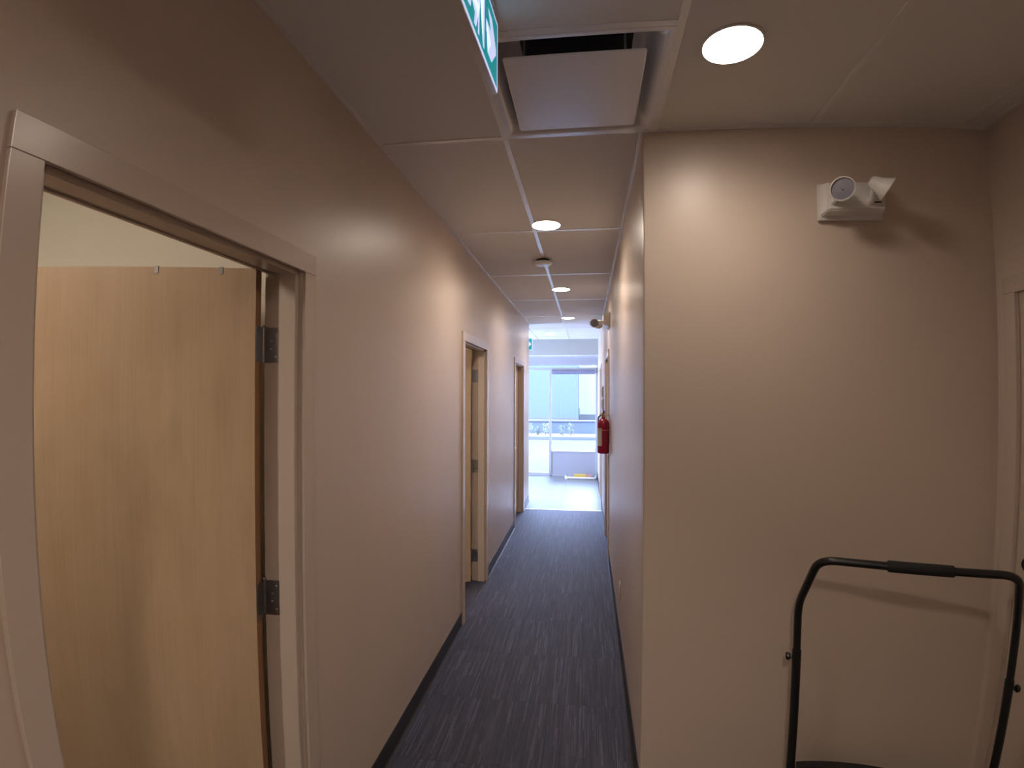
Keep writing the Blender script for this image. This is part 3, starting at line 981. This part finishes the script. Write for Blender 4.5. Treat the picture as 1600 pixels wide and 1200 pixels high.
# ------------------------------------------------------------------ lobby: bulkhead and shop window
struct('wall_bulkhead', B(-3.6, BR, YW - 0.22, YW - 0.10, 2.415, 2.85), M_GREYBULK, 'grey green bulkhead above the lobby window', 'wall')
def window(name, x0, x1, z0, z1, label, fr=0.022, rail=None, panel=None):
    root = empty(name, ((x0 + x1) / 2, YW, 0))
    tag(root, label, 'window', kind='structure')
    c = (x0 + x1) / 2
    a, b = x0 - c, x1 - c
    d0, d1 = -0.03, 0.03
    for nm, q in (('frame_stile', (a, a + fr, z0, z1)), ('frame_stile', (b - fr, b, z0, z1)), ('frame_rail', (a + fr, b - fr, z1 - fr, z1)), ('frame_rail', (a + fr, b - fr, z0, z0 + fr))):
        build(nm, B(q[0], q[1], d0, d1, q[2], q[3], 0.002), M_FRAMEW, root)
    zb = z0 + fr
    if panel:
        build('lower_panel', B(a + fr, b - fr, -0.018, 0.018, z0 + fr, panel, 0.002), M_SPANDREL, root)
        build('frame_rail', B(a + fr, b - fr, d0, d1, panel, panel + fr, 0.002), M_FRAMEW, root)
        zb = panel + fr
    build('pane', B(a + fr, b - fr, -0.003, 0.003, zb, z1 - fr), M_GLASS, root)
    return root
TOP = 2.150
window('window_1', -0.722, 0.206, 0.0, TOP, 'right hand lobby window with a grey lower panel', panel=0.475, fr=0.026)
window('window_2', -1.480, -0.722, 0.04, TOP, 'tall clear lobby window pane left of the panelled one')
window('window_3', -2.240, -1.480, 0.04, TOP, 'lobby window pane hidden behind the left wall end')
window('window_4', -3.000, -2.240, 0.04, TOP, 'second hidden lobby window pane further left')
window('window_5', -3.600, -3.000, 0.04, TOP, 'last hidden lobby window pane at the far left')
for k in range(3):  # unseen side glazing, added to let more daylight into lobby and hall
    w = window('window_%d' % (7 + k), -0.4, 0.4, 0.12, 2.42, ['side lobby window pane next to the hallway rooms, out of view', 'middle side lobby window pane, out of view', 'side lobby window pane at the front corner, out of view'][k])
    w.location = (-3.66, YL + 0.42 + 0.8 * k, 0)
    w.rotation_euler = (0, 0, PI / 2)
struct('trim_2', B(-3.6, -0.722, YW - 0.05, YW + 0.05, -0.1, 0.04, 0.002), M_FRAMEW, 'pale sill under the clear lobby window', 'trim')
bm = bmesh.new()
box(bm, -3.6, BR, YW - 0.04, YW + 0.04, TOP, TOP + 0.022, 0.002)
box(bm, 0.206, BR, YW - 0.04, YW + 0.04, 0, 2.42)
struct('trim_3', bm, M_FRAMEW, 'white window head bar across the lobby front', 'trim')
tr = empty('window_6', (-1.7, YW, 0))
tag(tr, 'thin bright transom strip above the lobby windows', 'window', kind='structure')
build('pane', B(-1.9, BR + 1.7 - 0.03, -0.003, 0.003, TOP + 0.022, 2.222), M_GLASS, tr)
struct('trim_4', B(-3.6, BR, YW - 0.06, YW + 0.04, 2.222, 2.42, 0.003), M_SPANDREL, 'lavender grey valance panel between transom strip and bulkhead', 'trim')
rbl = empty('roller_blind', (-0.26, YW - 0.06, 2.038))
tag(rbl, 'dark violet rolled-up blind at the top of the right lobby window', 'blind')
bm = bmesh.new(); tube(bm, [(-0.425, 0, 0.048), (0.425, 0, 0.048)], 0.034, 16)
build('roll', bm, M_BLINDBAR, rbl, smooth=40)
build('hem_bar', B(-0.425, 0.425, -0.008, 0.008, 0.0, 0.016, 0.003), M_BLINDBAR, rbl)
for s in (-1, 1):
    build('end_bracket', B(s * 0.425, s * 0.445, -0.02, 0.03, 0.02, 0.09), M_FRAMEW, rbl)
# white floor rail in front of the panel
fr = empty('floor_rail', (-0.11, 9.72, 0))
tag(fr, 'white tubular rail on the tiles in front of the window panel', 'rail')
bm = bmesh.new()
tube(bm, smooth_path([(-0.290, 0.20, 0.028), (-0.285, 0.02, 0.028), (0.285, -0.03, 0.028), (0.300, 0.20, 0.028)], 0.03), 0.019, 12)
build('rail_tube', bm, M_WHITE, fr, smooth=50)
for s in (-0.27, 0.27):
    build('rail_foot', B(s - 0.02, s + 0.02, -0.03, 0.03, 0.0, 0.012), M_WHITE, fr)
ys = empty('yellow_strip', (-0.04, 9.99, 0.0))
tag(ys, 'yellow and pink strip standing at the foot of the window panel', 'strip')
build('yellow_part', B(-0.20, 0.03, -0.01, 0.01, 0.0, 0.062, 0.002), M_YELLOW, ys)
build('pink_part', B(0.03, 0.15, -0.01, 0.01, 0.0, 0.055, 0.002), M_PINK, ys)
# daylight portals on the glazing
ld = bpy.data.lights.new('window_portal', 'AREA')
ld.shape = 'RECTANGLE'; ld.size = 3.8; ld.size_y = 2.2
ld.cycles.is_portal = True
lo = bpy.data.objects.new('window_portal', ld)
lo.location = (-1.69, YW + 0.12, 1.12)
lo.rotation_euler = (-PI / 2, 0, 0)
COL.objects.link(lo)
ld2 = bpy.data.lights.new('window_portal', 'AREA')
ld2.shape = 'RECTANGLE'; ld2.size = 2.3; ld2.size_y = 2.4
ld2.cycles.is_portal = True
lo2 = bpy.data.objects.new('window_portal', ld2)
lo2.location = (-3.75, YL + 1.2, 1.27)
lo2.rotation_euler = (PI / 2, 0, -PI / 2)
COL.objects.link(lo2)

# ------------------------------------------------------------------ outside
def ground_mat():
    m = mat('grey_pavement', (0.24, 0.25, 0.25), 0.9)
    n = noise(m, coords(m), 1.2, 6)
    r = ramp(m, n.outputs['Fac'], [(0.3, (0.020, 0.026, 0.021)), (0.7, (0.029, 0.035, 0.029))])
    L(m, r.outputs['Color'], P(m).inputs['Base Color'])
    return m
M_PAVE = ground_mat()
M_KERB = mat('pale_concrete', (0.050, 0.052, 0.052), 0.9)
M_BED = mat('bark_mulch', (0.10, 0.075, 0.06), 0.95)
M_LOWWALL = mat('blue_grey_block', (0.034, 0.043, 0.058), 0.85)
M_FAC1 = mat('blue_grey_facade', (0.042, 0.056, 0.066), 0.8)
M_FAC2 = mat('white_facade', (0.16, 0.16, 0.15), 0.8)
M_LEAF = mat('leaf_green', (0.028, 0.066, 0.03), 0.6)
M_LEAF2 = mat('pale_leaf_green', (0.085, 0.12, 0.08), 0.6)
M_STEM = mat('brown_stem', (0.09, 0.06, 0.04), 0.8)
struct('ground', B(-40, 40, YW + 0.1, 60, -0.30, -0.10), M_PAVE, 'pale pavement outside the lobby window', 'pavement')
struct('kerb', B(-40, 40, 18.9, 19.1, -0.10, 0.02, 0.01), M_KERB, 'low concrete kerb along the planting bed outside', 'kerb')
struct('planting_bed', B(-40, 40, 19.1, 20.6, -0.10, 0.0), M_BED, 'strip of bark mulch holding the shrubs outside', 'planting bed')
bm = B(-40, 40, 20.6, 20.9, -0.10, 0.48)
lw = struct('garden_wall', bm, M_LOWWALL, 'low blue grey wall behind the shrubs outside', 'low wall')
build('coping', B(-40, 40, 20.55, 20.95, 0.48, 0.545, 0.01), M_KERB, lw)
b1 = empty('building', (-6, 26, -0.1))
tag(b1, 'pale blue grey building across the street seen through the window', 'building', kind='structure')
build('facade', B(-14, 5.57, 0, 6, 0, 8), M_FAC1, b1)
build('plinth', B(-14, 5.58, -0.06, 0, 0, 0.5), M_KERB, b1)
b2 = empty('building', (6, 30, -0.1))
tag(b2, 'white building across the street beyond the blue grey one', 'building', kind='structure')
build('facade', B(-6.4, 14, 0, 6, 0, 7), M_FAC2, b2)
build('plinth', B(-6.4, 14, -0.06, 0, 0, 0.5), M_KERB, b2)

def shrub(x, y, h, w, label, m, n=90):
    root = empty('garden_shrub', (x, y, 0))
    tag(root, label, 'shrub', 'shrubs in the bed outside')
    bm = bmesh.new()
    for k in range(5):
        a = random.uniform(0, 2 * PI)
        tube(bm, [(0, 0, -0.02), (math.cos(a) * w * 0.25, math.sin(a) * w * 0.25, h * 0.5), (math.cos(a) * w * 0.42, math.sin(a) * w * 0.42, h * 0.9)], 0.008, 6)
    build('stem', bm, M_STEM, root)
    bm = bmesh.new()
    for k in range(n):
        a = random.uniform(0, 2 * PI); t = random.random() ** 0.6
        z = random.uniform(0.08, 1.0) * h
        rr = w * 0.5 * t * (0.6 + 0.4 * math.sin(PI * min(1, z / h)))
        s = random.uniform(0.03, 0.06)
        M = Matrix.Translation((rr * math.cos(a), rr * math.sin(a), z)) @ Matrix.Rotation(random.uniform(0, 6.28), 4, 'Z') @ Matrix.Rotation(random.uniform(-1, 1), 4, 'X') @ Matrix.Rotation(random.uniform(-.6, .6), 4, 'Y')
        pts = [(-0.35 * s, 0, 0), (0, -s, 0.15 * s), (0.35 * s, 0, 0), (0, s, 0.15 * s)]
        vs = [bm.verts.new(M @ Vector(p)) for p in pts]
        bm.faces.new((vs[0], vs[1], vs[2])); bm.faces.new((vs[0], vs[2], vs[3]))
    build('foliage', bm, m, root)
for x, h, w, l, m in ((-2.30, 0.50, 0.40, 'leafy shrub outside, leftmost in the window', M_LEAF2), (-1.90, 0.34, 0.30, 'low dark green shrub outside, second from the left', M_LEAF),
                      (-1.60, 0.50, 0.36, 'pale leafy shrub outside, left of the window mullion', M_LEAF2), (-0.92, 0.42, 0.40, 'green shrub outside, just right of the window mullion', M_LEAF),
                      (-0.62, 0.48, 0.34, 'pale shrub outside, rightmost in the bed', M_LEAF2)):
    shrub(x * 1.0, 19.75, h, w, l, m)
